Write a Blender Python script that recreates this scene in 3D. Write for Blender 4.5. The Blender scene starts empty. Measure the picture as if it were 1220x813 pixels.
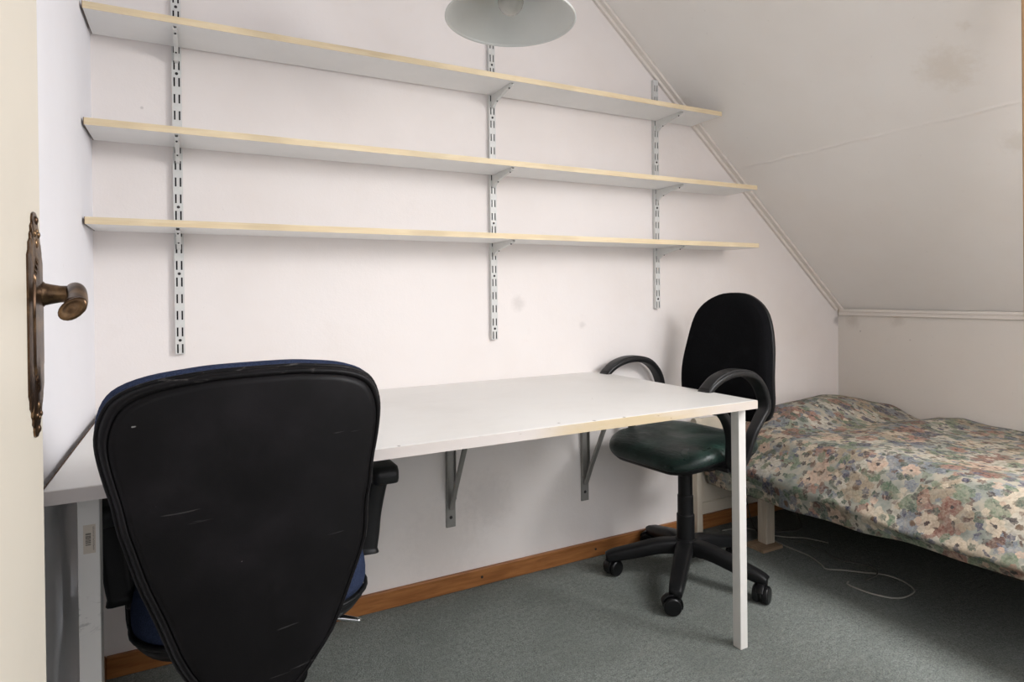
import bpy, bmesh, math, random
from mathutils import Vector, Matrix, noise as mnoise
random.seed(4)
PI = math.pi
sc = bpy.context.scene
COL = sc.collection

# ------------------------------------------------------------------ camera
F_PX, SHIFT_PX = 732.5009, 52.9588
YAW, PITCH, ROLL = 0.4817, -0.0041, -0.0116
CAM = Vector((0.2366, -2.0425, 1.0562))
fw = Vector((math.sin(YAW), math.cos(YAW), 0)); rt = Vector((math.cos(YAW), -math.sin(YAW), 0)); upv = Vector((0, 0, 1))
fw2 = fw*math.cos(PITCH) + upv*math.sin(PITCH); up2 = upv*math.cos(PITCH) - fw*math.sin(PITCH)
rt3 = rt*math.cos(ROLL) + up2*math.sin(ROLL); up3 = up2*math.cos(ROLL) - rt*math.sin(ROLL)
cd = bpy.data.cameras.new('camera'); cam = bpy.data.objects.new('camera', cd); COL.objects.link(cam)
M = Matrix.Identity(4)
for i in range(3):
    M[i][0], M[i][1], M[i][2], M[i][3] = rt3[i], up3[i], -fw2[i], CAM[i]
cam.matrix_world = M
cd.sensor_fit = 'HORIZONTAL'; cd.sensor_width = 36.0; cd.lens = F_PX/1220*36
cd.shift_x = 0.0; cd.shift_y = -SHIFT_PX/1220
cd.clip_start = 0.02
sc.camera = cam

# ------------------------------------------------------------------ world, lights, exposure
w = bpy.data.worlds.new('overcast sky'); sc.world = w; w.use_nodes = True
bg = w.node_tree.nodes['Background']; bg.inputs[0].default_value = (.82, .9, 1, 1); bg.inputs[1].default_value = 1.0
sc.view_settings.view_transform = 'Standard'; sc.view_settings.look = 'None'
sc.view_settings.exposure = 0.06; sc.view_settings.gamma = 1.0; sc.view_settings.use_curve_mapping = False

SN = Vector((-.65, 0, -.76)).normalized()          # normal of the sloped ceiling, into the room
def area(name, loc, direction, sx, sy, power, col):
    l = bpy.data.lights.new(name, 'AREA'); l.shape = 'RECTANGLE'; l.size = sx; l.size_y = sy; l.energy = power; l.color = col
    o = bpy.data.objects.new(name, l); COL.objects.link(o); o.location = loc
    o.rotation_euler = Vector(direction).to_track_quat('-Z', 'Y').to_euler()
    return o
# daylight arriving through the roof window, from just outside its pane
area('roof_window_daylight', Vector((2.30, -2.05, 1.74)) - SN*.16, (-.72, .16, -.68), .95, .95, 86, (.985, .99, 1.0))
# soft fill light added in the unseen hall behind the open doorway
area('hall_fill', (.25, -3.15, 1.55), (.12, 1, -.03), 1.2, 1.3, 8, (.985, .99, 1.0))

# fill light added outside an invented rear window, to brighten the slope
area('rear_fill', (1.62, -3.06, 1.75), (.02, 1, -.12), .9, .9, 11, (.985, .99, 1.0))

# ------------------------------------------------------------------ node helper
class NT:
    def __init__(s, name, rough=.6, spec=.3, metal=0.0):
        s.m = bpy.data.materials.new(name); s.m.use_nodes = True; s.t = s.m.node_tree
        s.b = s.t.nodes['Principled BSDF']
        s.b.inputs['Roughness'].default_value = rough; s.b.inputs['Specular IOR Level'].default_value = spec
        s.b.inputs['Metallic'].default_value = metal
    def n(s, typ, **kw):
        x = s.t.nodes.new(typ)
        for k, v in kw.items(): setattr(x, k, v)
        return x
    def put(s, sock, v):
        if isinstance(v, bpy.types.NodeSocket): s.t.links.new(v, sock)
        elif v is not None:
            if isinstance(v, (tuple, list)) and len(v) == 3 and sock.type == 'RGBA': v = (*v, 1)
            sock.default_value = v
    def co(s, which='Object'): return s.n('ShaderNodeTexCoord').outputs[which]
    def map(s, v, scale=(1, 1, 1), loc=(0, 0, 0), rot=(0, 0, 0)):
        x = s.n('ShaderNodeMapping'); s.put(x.inputs[0], v)
        x.inputs[1].default_value = loc; x.inputs[2].default_value = rot; x.inputs[3].default_value = scale
        return x.outputs[0]
    def noise(s, v, scale, detail=3, rough=.55, out=0, dist=0):
        x = s.n('ShaderNodeTexNoise'); s.put(x.inputs['Vector'], v)
        x.inputs['Scale'].default_value = scale; x.inputs['Detail'].default_value = detail; x.inputs['Roughness'].default_value = rough
        x.inputs['Distortion'].default_value = dist
        return x.outputs[out]
    def vor(s, v, scale, rnd=1.0, feature='F1', dims='3D'):
        x = s.n('ShaderNodeTexVoronoi', feature=feature, voronoi_dimensions=dims); s.put(x.inputs['Vector'], v)
        x.inputs['Scale'].default_value = scale; x.inputs['Randomness'].default_value = rnd
        return x
    def ma(s, op, a, b=0.0, c=0.0, clamp=False):
        x = s.n('ShaderNodeMath', operation=op); x.use_clamp = clamp
        s.put(x.inputs[0], a); s.put(x.inputs[1], b); s.put(x.inputs[2], c)
        return x.outputs[0]
    def vm(s, op, a, b=None, out=0):
        x = s.n('ShaderNodeVectorMath', operation=op); s.put(x.inputs[0], a)
        if b is not None: s.put(x.inputs[1], b)
        return x.outputs[out]
    def xyz(s, v): return s.n_sep(v)
    def n_sep(s, v):
        x = s.n('ShaderNodeSeparateXYZ'); s.put(x.inputs[0], v); return x.outputs
    def ramp(s, f, stops, interp='LINEAR'):
        x = s.n('ShaderNodeValToRGB'); r = x.color_ramp; r.interpolation = interp
        while len(r.elements) < len(stops): r.elements.new(.5)
        for e, (p, c) in zip(r.elements, stops):
            e.position = p; e.color = (*c, 1) if isinstance(c, (tuple, list)) else (c, c, c, 1)
        s.put(x.inputs[0], f); return x.outputs[0]
    def mix(s, f, a, b, mode='MIX'):
        x = s.n('ShaderNodeMix', data_type='RGBA', blend_type=mode)
        s.put(x.inputs[0], f); s.put(x.inputs[6], a); s.put(x.inputs[7], b); return x.outputs[2]
    def rng(s, v, a, b, c=0.0, d=1.0):
        x = s.n('ShaderNodeMapRange', interpolation_type='SMOOTHSTEP'); s.put(x.inputs[0], v)
        for i, q in enumerate((a, b, c, d)): x.inputs[i+1].default_value = q
        return x.outputs[0]
    def color(s, v): s.put(s.b.inputs['Base Color'], v)
    def rough(s, v): s.put(s.b.inputs['Roughness'], v)
    def bump(s, h, strength=.2, dist=.002):
        x = s.n('ShaderNodeBump'); x.inputs['Strength'].default_value = strength; x.inputs['Distance'].default_value = dist
        s.put(x.inputs['Height'], h); s.t.links.new(x.outputs[0], s.b.inputs['Normal'])

def lin(r, g, b):
    f = lambda c: (c/12.92 if c <= .04045 else ((c+.055)/1.055)**2.4)
    return (f(r/255), f(g/255), f(b/255))

def spot(t, co, p, rad, n):
    d = t.vm('DISTANCE', co, p, out=1)
    return t.rng(t.ma('ADD', d, t.ma('MULTIPLY', t.ma('SUBTRACT', n, .5), rad*1.2)), rad, rad*.15)

def paint(name, col, dirt, stains=(), joint=None, rough=.75, scale=1.0):
    t = NT(name, rough, .25); co = t.co()
    big = t.noise(co, 1.6, 4, .6); mid = t.noise(co, 9, 5, .65); fine = t.noise(co, 170*scale, 3, .6)
    c = t.mix(t.rng(big, .35, .75, 0, .5), col, dirt)
    c = t.mix(t.rng(mid, .58, .78, 0, .22), c, dirt)
    c = t.mix(t.rng(t.noise(co, 60, 2), .72, .8, 0, .18), c, tuple(x*.55 for x in dirt))
    for (p, rad, k, sc_) in stains:
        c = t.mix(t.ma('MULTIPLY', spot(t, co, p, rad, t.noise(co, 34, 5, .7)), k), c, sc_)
    h = t.ma('ADD', t.ma('MULTIPLY', fine, .35), t.ma('MULTIPLY', t.noise(co, 45, 4), .65))
    if joint is not None:
        z = t.n_sep(co)[2]
        d = t.ma('ABSOLUTE', t.ma('ADD', t.ma('SUBTRACT', z, joint), t.ma('MULTIPLY', t.ma('SUBTRACT', t.noise(co, 5, 3), .5), .02)))
        h = t.ma('ADD', h, t.ma('MULTIPLY', t.rng(d, .007, 0), t.rng(t.noise(co, 7, 3), .35, .55, .8, 2.4)))
    t.color(c); t.bump(h, .35, .0022)
    return t.m

WHITE = lin(240, 234, 231); WDIRT = lin(228, 219, 213); GREYD = lin(150, 143, 139)
M_ = {}
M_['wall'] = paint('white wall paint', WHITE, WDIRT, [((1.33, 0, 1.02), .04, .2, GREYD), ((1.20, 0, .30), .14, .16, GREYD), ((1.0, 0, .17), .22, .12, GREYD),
                   ((1.62, 0, .93), .02, .2, GREYD), ((.12, 0, 1.6), .006, .4, GREYD), ((3.2, 0, .9), .035, .6, GREYD)])
M_['wall_side'] = paint('white side wall paint', lin(238, 237, 241), lin(228, 226, 229))
M_['knee'] = paint('cream knee wall paint', lin(226, 220, 212), lin(214, 206, 196), [((3.21, -.12, .85), .006, .6, GREYD), ((3.21, -.36, .82), .006, .4, GREYD),
                   ((3.21, -.30, .915), .05, .35, lin(184, 174, 162)), ((3.21, -.08, .90), .05, .4, lin(184, 174, 162))])
M_['slope'] = paint('cream sloped ceiling paint', lin(242, 238, 233), lin(234, 227, 219), [((2.30, -.99, 1.73), .11, .3, lin(206, 190, 168)), ((2.56, -1.06, 1.52), .06, .25, lin(200, 188, 170)),
                    ((2.14, .0, 1.87), .10, .30, lin(190, 178, 162)), ((2.2, -1.08, 1.80), .03, .4, lin(206, 192, 172))], joint=1.614)
M_['trim'] = paint('painted trim', lin(232, 225, 217), lin(220, 211, 202), rough=.5)

def carpet():
    t = NT('grey green carpet', .95, .05); co = t.co()
    f = t.noise(co, 240, 2, .7); g = t.noise(co, 70, 3, .6); b = t.noise(co, 3.2, 4, .6); s_ = t.noise(t.map(co, (1, 5, 1), rot=(0, 0, .6)), 6, 3)
    c = t.ramp(t.ma('ADD', t.ma('MULTIPLY', f, .7), t.ma('MULTIPLY', g, .3)), [(.33, lin(90, 94, 91)), (.5, lin(131, 136, 131)), (.68, lin(163, 167, 161))])
    c = t.mix(t.rng(b, .4, .7, 0, .45), c, lin(110, 115, 110)); c = t.mix(t.rng(s_, .5, .75, 0, .22), c, lin(150, 153, 147))
    t.color(c); t.bump(t.ma('ADD', f, g), 1.0, .006)
    return t.m
M_['carpet'] = carpet()

def wood(name, c1, c2, rough=.4, stretch=(1, 12, 12), spec=.4):
    t = NT(name, rough, spec); co = t.co()
    g = t.noise(t.map(co, stretch), 6, 5, .6, dist=.6); k = t.noise(co, 3, 2)
    c = t.mix(t.rng(g, .3, .72), c1, c2); c = t.mix(t.rng(k, .5, .7, 0, .3), c, tuple(x*.6 for x in c1))
    t.color(c); t.bump(g, .15, .001); return t.m
M_['base_wood'] = wood('varnished brown baseboard', lin(136, 86, 46), lin(170, 114, 66))
M_['pine'] = wood('pine post', lin(176, 140, 102), lin(196, 162, 124), .5, (12, 12, 1))
M_['leg_wood'] = wood('pale bed wood', lin(176, 164, 146), lin(196, 186, 168), .55, (12, 12, 1))
M_['foot_wood'] = wood('tan foot block', lin(134, 112, 90), lin(160, 136, 110), .6)

def plain(name, col, rough=.5, spec=.4, metal=0.0, var=.15, nscale=30, bump=0.0, bscale=200):
    t = NT(name, rough, spec, metal); co = t.co()
    n = t.noise(co, nscale, 4)
    t.color(t.mix(t.rng(n, .4, .75, 0, 1), col, tuple(x*(1-var) for x in col)))
    if bump: t.bump(t.noise(co, bscale, 3), bump, .0012)
    return t.m
M_['rail'] = plain('grey enamelled steel', lin(216, 216, 213), .38, .5, 0, .1)
M_['slot_shade'] = plain('painted slot shade', lin(46, 47, 48), .7, .2)  # shade inside the rail slots, put into the colour
M_['screw'] = plain('dark steel screw', lin(62, 60, 60), .4, .5, .6)
M_['melamine'] = plain('white melamine', lin(238, 237, 235), .42, .4, 0, .04, 6)
M_['edge'] = wood('cream edge strip', lin(226, 205, 168), lin(238, 222, 190), .5, (1, 20, 20), .3)
M_['raw'] = plain('raw chipboard', lin(104, 84, 70), .9, .1, 0, .4, 90)

def desk_top():
    t = NT('worn white tabletop', .33, .45); co = t.co()
    c = t.mix(t.rng(t.noise(co, 2.2, 5, .6), .45, .75, 0, .5), lin(226, 224, 220), lin(210, 206, 200))
    c = t.mix(t.rng(t.noise(t.map(co, (1, 4, 1)), 11, 5, .7), .5, .85, 0, .12), c, lin(190, 188, 182))
    nn = t.noise(co, 60, 3)
    for p, r_ in (((1.03, -.765, .74), .006), ((1.12, -.786, .74), .008), ((1.21, -.788, .74), .007), ((1.30, -.52, .74), .004), ((.62, -.787, .74), .005)): c = t.mix(t.ma('MULTIPLY', spot(t, co, p, r_, nn), .75), c, lin(96, 84, 72))
    t.color(c); return t.m
def desk_edge():
    t = NT('worn desk edge', .5, .35); co = t.co(); x, y, z = t.n_sep(co)[0:3]
    worn = t.ma('MULTIPLY', t.rng(x, .90, 1.08), t.rng(x, 1.6, 1.3, .25, 1))
    worn = t.ma('MULTIPLY', worn, t.rng(t.noise(t.map(co, (1, 6, 6)), 5, 4), .3, .55, .55, 1))
    c = t.mix(worn, lin(208, 200, 195), lin(196, 178, 146))
    c = t.mix(t.rng(t.noise(t.map(co, (1, 3, 3)), 24, 3), .67, .73, 0, .9), c, lin(112, 82, 54))
    t.color(c); return t.m
M_['desk_top'] = desk_top(); M_['desk_edge'] = desk_edge()
def leg_paint():
    t = NT('white painted steel leg', .4, .45); co = t.co(); z = t.n_sep(co)[2]
    sm = t.ma('MULTIPLY', t.ma('MULTIPLY', t.ma('LESS_THAN', t.n_sep(co)[0], .5), t.rng(t.ma('ABSOLUTE', t.ma('SUBTRACT', z, .505)), .045, .0)), t.rng(t.noise(t.map(co, (1, 1, 2.5)), 22, 5, .7, dist=1.5), .5, .62, 0, .6))
    c = t.mix(t.rng(t.noise(co, 12, 4), .5, .75, 0, .4), lin(224, 221, 216), lin(206, 203, 196))
    t.color(t.mix(sm, c, lin(120, 120, 118))); return t.m
M_['leg_paint'] = leg_paint()
def sticker():
    t = NT('barcode sticker print', .6, .2); co = t.co('UV'); x, y, z = t.n_sep(co)[0:3]
    n = t.n('ShaderNodeTexNoise', noise_dimensions='1D'); t.put(n.inputs['W'], t.ma('MULTIPLY', y, 60)); n.inputs['Scale'].default_value = 1; n.inputs['Detail'].default_value = 0
    bars = t.ma('LESS_THAN', n.outputs[0], .52)
    ins = lambda v, a, b: t.ma('MULTIPLY', t.ma('GREATER_THAN', v, a), t.ma('LESS_THAN', v, b))
    m1 = t.ma('MULTIPLY', bars, t.ma('MULTIPLY', ins(x, .18, .62), ins(y, .28, .72)))
    n2 = t.noise(t.map(co, (9, 46, 1)), 1.3, 0)
    m2 = t.ma('MULTIPLY', t.ma('GREATER_THAN', n2, .5), t.ma('MULTIPLY', ins(x, .76, .9), ins(y, .1, .92)))
    t.color(t.mix(t.ma('MAXIMUM', m1, t.ma('MULTIPLY', m2, .55)), lin(206, 196, 182), lin(52, 46, 42))); return t.m
M_['sticker'] = sticker()
M_['bracket'] = plain('grey steel bracket', lin(150, 148, 144), .4, .5, .25, .12)
M_['plastic'] = plain('black moulded plastic', lin(22, 22, 23), .45, .25, 0, .2, 40, .15, 500)
M_['arm_plastic'] = plain('charcoal armrest plastic', lin(30, 30, 31), .4, .35, 0, .15, 40, .1, 400)
M_['wheel'] = plain('black caster wheel', lin(16, 16, 17), .35, .35)
def shell_mat():
    t = NT('scuffed black vinyl shell', .45, .10); co = t.co()
    z = t.n_sep(co)[2]
    sc1 = t.rng(t.noise(t.map(co, (3, 3, 40), rot=(.3, .5, 0)), 2.2, 3), .70, .74, 0, .35)
    c = t.mix(t.rng(t.noise(co, 5, 5, .65), .4, .7), lin(17, 16, 17), lin(27, 25, 27))
    c = t.mix(sc1, c, lin(84, 82, 82)); c = t.mix(t.rng(t.noise(co, 60, 1), .80, .82, 0, .9), c, lin(150, 148, 146))
    c = t.mix(t.ma('MULTIPLY', t.rng(z, .918, .93), t.rng(t.noise(t.map(co, (1, 1, 3)), 50, 4), .58, .70, 0, .5)), c, lin(112, 108, 106))
    t.color(c); t.rough(t.rng(t.noise(co, 8, 4), .3, .7, .38, .55)); t.bump(t.noise(co, 420, 2), .12, .001); return t.m
M_['shell'] = shell_mat()
def fabric(name, c1, c2, scale=420):
    t = NT(name, .95, .03); co = t.co(); n = t.noise(co, scale, 2, .7)
    c = t.mix(t.rng(n, .35, .65), c1, c2); c = t.mix(t.rng(t.noise(co, 14, 4), .5, .8, 0, .3), c, tuple(x*1.6 for x in c2))
    t.color(c); t.bump(n, .5, .0015); return t.m
M_['blue'] = fabric('dark blue wool fabric', lin(38, 45, 63), lin(55, 64, 89))
M_['black_fabric'] = fabric('black upholstery fabric', lin(13, 13, 14), lin(26, 26, 28))
def leather():
    t = NT('dark green leather', .34, .5); co = t.co()
    wr = t.noise(t.map(co, (3.2, 1.0, 3), rot=(0, 0, .4)), 12, 5, .6, dist=1.2)
    c = t.mix(t.rng(t.noise(co, 7, 5, .65), .42, .7), lin(22, 38, 34), lin(46, 70, 62))
    t.color(c); t.rough(t.rng(t.noise(co, 10, 4), .3, .7, .26, .5)); t.bump(t.ma('ADD', wr, t.ma('MULTIPLY', t.noise(co, 260, 2), .12)), .5, .008); return t.m
M_['leather'] = leather()
M_['chrome'] = plain('chrome lever', lin(210, 210, 212), .15, .5, 1.0, .05)
def bronze():
    t = NT('antique bronze', .34, .5, .85); co = t.co()
    c = t.mix(t.rng(t.noise(co, 40, 4, .6), .4, .7), lin(74, 56, 42), lin(128, 102, 74))
    t.color(c); t.bump(t.noise(co, 120, 3), .2, .0012); return t.m
M_['bronze'] = bronze()
M_['door'] = plain('cream door paint', lin(212, 204, 190), .5, .35, 0, .05, 3, .12, 90)
M_['headboard'] = plain('cream painted headboard', lin(206, 196, 178), .5, .35, 0, .08, 10)
M_['post_cap'] = plain('worn post wood', lin(150, 134, 118), .6, .3, 0, .2, 30)
M_['bed_under'] = plain('dark bed base', lin(58, 50, 44), .8, .2)
M_['cable'] = plain('off white cable', lin(160, 158, 150), .5, .35)
M_['cable_dark'] = plain('grey cable', lin(92, 90, 86), .5, .3)
M_['shade_in'] = plain('silver grey shade inside', lin(212, 214, 211), .4, .5, .15, .06, 6)
M_['shade_out'] = plain('white enamel shade outside', lin(228, 228, 224), .25, .5)
M_['bulb'] = plain('frosted bulb glass', lin(205, 204, 198), .18, .6)
M_['bulb'].node_tree.nodes['Principled BSDF'].inputs['Transmission Weight'].default_value = .25
def glass():
    t = NT('window glass'); nt = t.t; out = nt.nodes['Material Output']
    tr = t.n('ShaderNodeBsdfTransparent'); gl = t.n('ShaderNodeBsdfGlossy'); gl.inputs['Roughness'].default_value = .02
    mx = t.n('ShaderNodeMixShader'); mx.inputs[0].default_value = .06
    nt.links.new(tr.outputs[0], mx.inputs[1]); nt.links.new(gl.outputs[0], mx.inputs[2]); nt.links.new(mx.outputs[0], out.inputs[0]); return t.m
M_['glass'] = glass()

def bedspread_mat():
    t = NT('floral printed cotton', .85, .15); uv = t.co('UV')
    wob = t.vm('SUBTRACT', t.noise(uv, 26, 3, .6, out=1), (.5, .5, .5))
    wv = t.n('ShaderNodeVectorMath', operation='SCALE'); t.put(wv.inputs[0], wob); wv.inputs['Scale'].default_value = .020
    wob2 = t.vm('SUBTRACT', t.noise(uv, 95, 3, .6, out=1), (.5, .5, .5))
    wv2 = t.n('ShaderNodeVectorMath', operation='SCALE'); t.put(wv2.inputs[0], wob2); wv2.inputs['Scale'].default_value = .010
    co = t.vm('ADD', t.vm('ADD', uv, wv.outputs[0]), wv2.outputs[0])
    fade = t.rng(t.noise(uv, 38, 4, .65), .3, .62, .45, .95)
    wash = t.noise(uv, 14, 4, .6); fine = t.noise(uv, 130, 4, .7)
    c = t.ramp(wash, [(.3, lin(120, 128, 122)), (.45, lin(158, 160, 150)), (.6, lin(182, 174, 158)), (.72, lin(140, 146, 138))])
    def layer(c, scale, off, R, petals, depth, keep, pal, centre=None, elong=1.0):
        v = t.map(co, loc=(off*1.37, off*.73, 0))
        vo = t.vor(v, scale, 1.0, dims='2D')
        rnd = t.n_sep(vo.outputs['Color'])
        dv = t.vm('SUBTRACT', v, vo.outputs['Position'])
        x, y = t.n_sep(dv)[0:2]
        ang0 = t.ma('MULTIPLY', rnd[0], 6.283)
        if elong != 1.0:
            cs, sn = t.ma('COSINE', ang0), t.ma('SINE', ang0)
            X = t.ma('ADD', t.ma('MULTIPLY', x, cs), t.ma('MULTIPLY', y, sn)); Y = t.ma('SUBTRACT', t.ma('MULTIPLY', y, cs), t.ma('MULTIPLY', x, sn))
            Yk = t.ma('MULTIPLY', Y, elong)
            r = t.ma('SQRT', t.ma('ADD', t.ma('MULTIPLY', X, X), t.ma('MULTIPLY', Yk, Yk)))
            shape = R
            vein = t.rng(t.ma('ABSOLUTE', Y), .0022, .0006, 0, .35)
        else:
            r = t.vm('LENGTH', dv, out=1)
            a = t.ma('ADD', t.ma('ARCTAN2', y, x), ang0)
            pet = t.ma('ABSOLUTE', t.ma('SINE', t.ma('MULTIPLY', a, petals/2)))
            shape = t.ma('MULTIPLY', R, t.ma('ADD', 1-depth, t.ma('MULTIPLY', pet, depth)))
            vein = t.ma('MULTIPLY', t.rng(pet, .3, .05, 0, .55), t.rng(r, R*.2, R*.5))
        size = t.ma('ADD', .72, t.ma('MULTIPLY', rnd[2], .42))
        q = t.ma('DIVIDE', r, t.ma('MULTIPLY', shape, size))
        mask = t.ma('MULTIPLY', t.rng(q, 1.06, .97), t.ma('LESS_THAN', rnd[1], keep))
        col = t.ramp(t.ma('FRACT', t.ma('MULTIPLY', rnd[1], 7.31)), [(i/len(pal), p) for i, p in enumerate(pal)], 'CONSTANT')
        col = t.mix(t.rng(fine, .35, .7, 0, .55), col, t.mix(.5, col, lin(226, 214, 196)))
        col = t.mix(t.rng(t.noise(uv, 60, 2), .5, .68, 0, .5), col, t.mix(.5, col, lin(70, 66, 62)))
        ringm = t.rng(t.ma('ABSOLUTE', t.ma('SUBTRACT', q, .55)), .12, .02, 0, .3)
        col = t.mix(t.ma('MAXIMUM', vein, ringm), col, t.mix(.55, col, lin(78, 66, 60)))
        if centre: col = t.mix(t.rng(q, .27, .18), col, centre)
        return t.mix(t.ma('MULTIPLY', mask, fade), c, col)
    G1, G2, G3 = lin(88, 112, 90), lin(112, 130, 108), lin(70, 90, 80)
    RU, RO, PK, CR = lin(128, 86, 76), lin(158, 116, 102), lin(200, 172, 152), lin(206, 190, 168)
    BL, BG, TN, IV = lin(70, 74, 100), lin(116, 126, 138), lin(160, 144, 122), lin(196, 190, 176)
    DK = lin(62, 60, 64)
    c = layer(c, 8, 5.1, .068, 11, .22, .85, [TN, IV, BG, CR, IV, TN], lin(140, 120, 98))
    c = layer(c, 17, 21.3, .022, 5, .3, .6, [BG, G2, TN, BG, RO])
    c = layer(c, 10.5, 3.3, .044, 1, 0, .6, [G1, G2, G3, G2], elong=1.7)
    c = layer(c, 34, 1.7, .012, 5, .4, .5, [DK, BG, G3, lin(92, 66, 62)])
    c = layer(c, 8.3, 8.9, .052, 8, .22, .72, [RU, PK, TN, CR, RO, BG, IV], lin(112, 90, 74))
    c = layer(c, 17, 6.2, .022, 1, 0, .5, [G1, G3, G2, lin(100, 66, 58)], elong=1.8)
    c = layer(c, 11, 12.4, .033, 6, .25, .6, [BL, PK, RO, IV, BL, CR, RU], lin(70, 64, 66))
    c = layer(c, 30, 15.9, .013, 1, 0, .45, [DK, G3, lin(84, 60, 56), BL], elong=2.6)
    c = layer(c, 27, 2.6, .012, 5, .3, .4, [PK, BL, G3, CR, DK])
    c = t.mix(1.0, c, (.86, .85, .84), 'MULTIPLY')
    t.color(c); t.bump(t.ma('ADD', t.noise(uv, 420, 2), t.ma('MULTIPLY', t.noise(t.map(uv, (1, 2.4, 1)), 11, 4), 2.0)), .25, .004)
    return t.m
M_['bedspread'] = bedspread_mat()

# ------------------------------------------------------------------ geometry helpers
def obj(name, bm, mats, parent=None, smooth=False, bevel=0.0, seg=2, loc=None, subsurf=0, recalc=True):
    if recalc: bmesh.ops.recalc_face_normals(bm, faces=bm.faces)
    me = bpy.data.meshes.new(name); bm.to_mesh(me); bm.free()
    for m in (mats if isinstance(mats, (list, tuple)) else [mats]): me.materials.append(m)
    if smooth: me.shade_smooth()
    o = bpy.data.objects.new(name, me); COL.objects.link(o)
    if parent: o.parent = parent
    if loc is not None: o.location = loc
    if bevel:
        md = o.modifiers.new('bevel', 'BEVEL'); md.width = bevel; md.segments = seg; md.limit_method = 'ANGLE'; md.angle_limit = .6
        if smooth is False: me.shade_smooth(); md.harden_normals = True
    if subsurf:
        md = o.modifiers.new('sub', 'SUBSURF'); md.levels = subsurf; md.render_levels = subsurf
    return o
def tag(o, label, cat=None, group=None, kind=None):
    o['label'] = label
    if cat: o['category'] = cat
    if group: o['group'] = group
    if kind: o['kind'] = kind
    return o
def thing(name, label, cat, loc=(0, 0, 0), rz=0.0, group=None):
    o = bpy.data.objects.new(name, None); o.empty_display_size = .1; COL.objects.link(o); o.location = loc; o.rotation_euler = (0, 0, rz)
    return tag(o, label, cat, group)
def struct(name, bm, m, label=None, **k):
    o = obj(name, bm, m, **k); o['kind'] = 'structure'
    if label: o['label'] = label
    return o
def box(bm, x0, x1, y0, y1, z0, z1, mi=0):
    vs = [bm.verts.new((x, y, z)) for x in (x0, x1) for y in (y0, y1) for z in (z0, z1)]
    for q in ((0, 1, 3, 2), (4, 6, 7, 5), (0, 4, 5, 1), (2, 3, 7, 6), (0, 2, 6, 4), (1, 5, 7, 3)):
        bm.faces.new([vs[i] for i in q]).material_index = mi
    return bm
def B(): return bmesh.new()
def prism(bm, pts, vec, mi=0):
    a = [bm.verts.new(p) for p in pts]; b = [bm.verts.new(Vector(p)+Vector(vec)) for p in pts]
    n = len(a); bm.faces.new(a).material_index = mi; bm.faces.new(b[::-1]).material_index = mi
    for i in range(n): bm.faces.new((a[i], a[(i+1) % n], b[(i+1) % n], b[i])).material_index = mi
    return bm
def spline(pts, n=6, closed=False):
    P = [Vector(p) for p in pts]; out = []; m = len(P); rngm = m if closed else m-1
    for i in range(rngm):
        if closed: p0, p1, p2, p3 = P[(i-1) % m], P[i], P[(i+1) % m], P[(i+2) % m]
        else: p0, p1, p2, p3 = P[max(i-1, 0)], P[i], P[i+1], P[min(i+2, m-1)]
        for k in range(n):
            t = k/n
            out.append(.5*((2*p1)+(p2-p0)*t+(2*p0-5*p1+4*p2-p3)*t*t+(3*p1-p0-3*p2+p3)*t**3))
    if not closed: out.append(P[-1])
    return out
def tube(bm, path, r, seg=10, closed=False, ref=None, flat=None, mi=0):
    """sweep; r number or list; flat=(a,b) uses a rounded-rectangle section with half sizes a (along ref) and b"""
    P = [Vector(p) for p in path]; n = len(P); rings = []
    prev = None
    for i, p in enumerate(P):
        if closed: d = P[(i+1) % n]-P[(i-1) % n]
        else: d = P[min(i+1, n-1)]-P[max(i-1, 0)]
        d.normalize()
        if ref is not None: u = Vector(ref)
        elif prev is None: u = Vector((0, 0, 1)) if abs(d.z) < .9 else Vector((1, 0, 0))
        else: u = prev
        u = (u-d*u.dot(d)).normalized(); v = d.cross(u); prev = u
        ring = []
        for k in range(seg):
            a = 2*PI*(k+.5)/seg
            if flat:
                fa, fb = flat if not callable(flat) else flat(i/(n-1))
                ca, sa = math.cos(a), math.sin(a); e = .45
                q = u*fa*math.copysign(abs(ca)**e, ca)+v*fb*math.copysign(abs(sa)**e, sa)
            else:
                rr = r[i] if isinstance(r, (list, tuple)) else r
                q = (u*math.cos(a)+v*math.sin(a))*rr
            ring.append(bm.verts.new(p+q))
        rings.append(ring)
    m = n if closed else n-1
    for i in range(m):
        A, C = rings[i], rings[(i+1) % n]
        for k in range(seg):
            bm.faces.new((A[k], A[(k+1) % seg], C[(k+1) % seg], C[k])).material_index = mi
    if not closed:
        bm.faces.new(rings[0][::-1]).material_index = mi; bm.faces.new(rings[-1]).material_index = mi
    return bm
def lathe(bm, prof, seg=24, mat=None, cap=True, mi=0):
    rings = []
    for r, z in prof:
        rings.append([bm.verts.new((r*math.cos(2*PI*k/seg), r*math.sin(2*PI*k/seg), z)) for k in range(seg)])
    new = [v for q in rings for v in q]
    for A, C in zip(rings, rings[1:]):
        for k in range(seg): bm.faces.new((A[k], A[(k+1) % seg], C[(k+1) % seg], C[k])).material_index = mi
    if cap: bm.faces.new(rings[0][::-1]).material_index = mi; bm.faces.new(rings[-1]).material_index = mi
    if mat is not None: bmesh.ops.transform(bm, matrix=mat, verts=new)
    return bm
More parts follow.
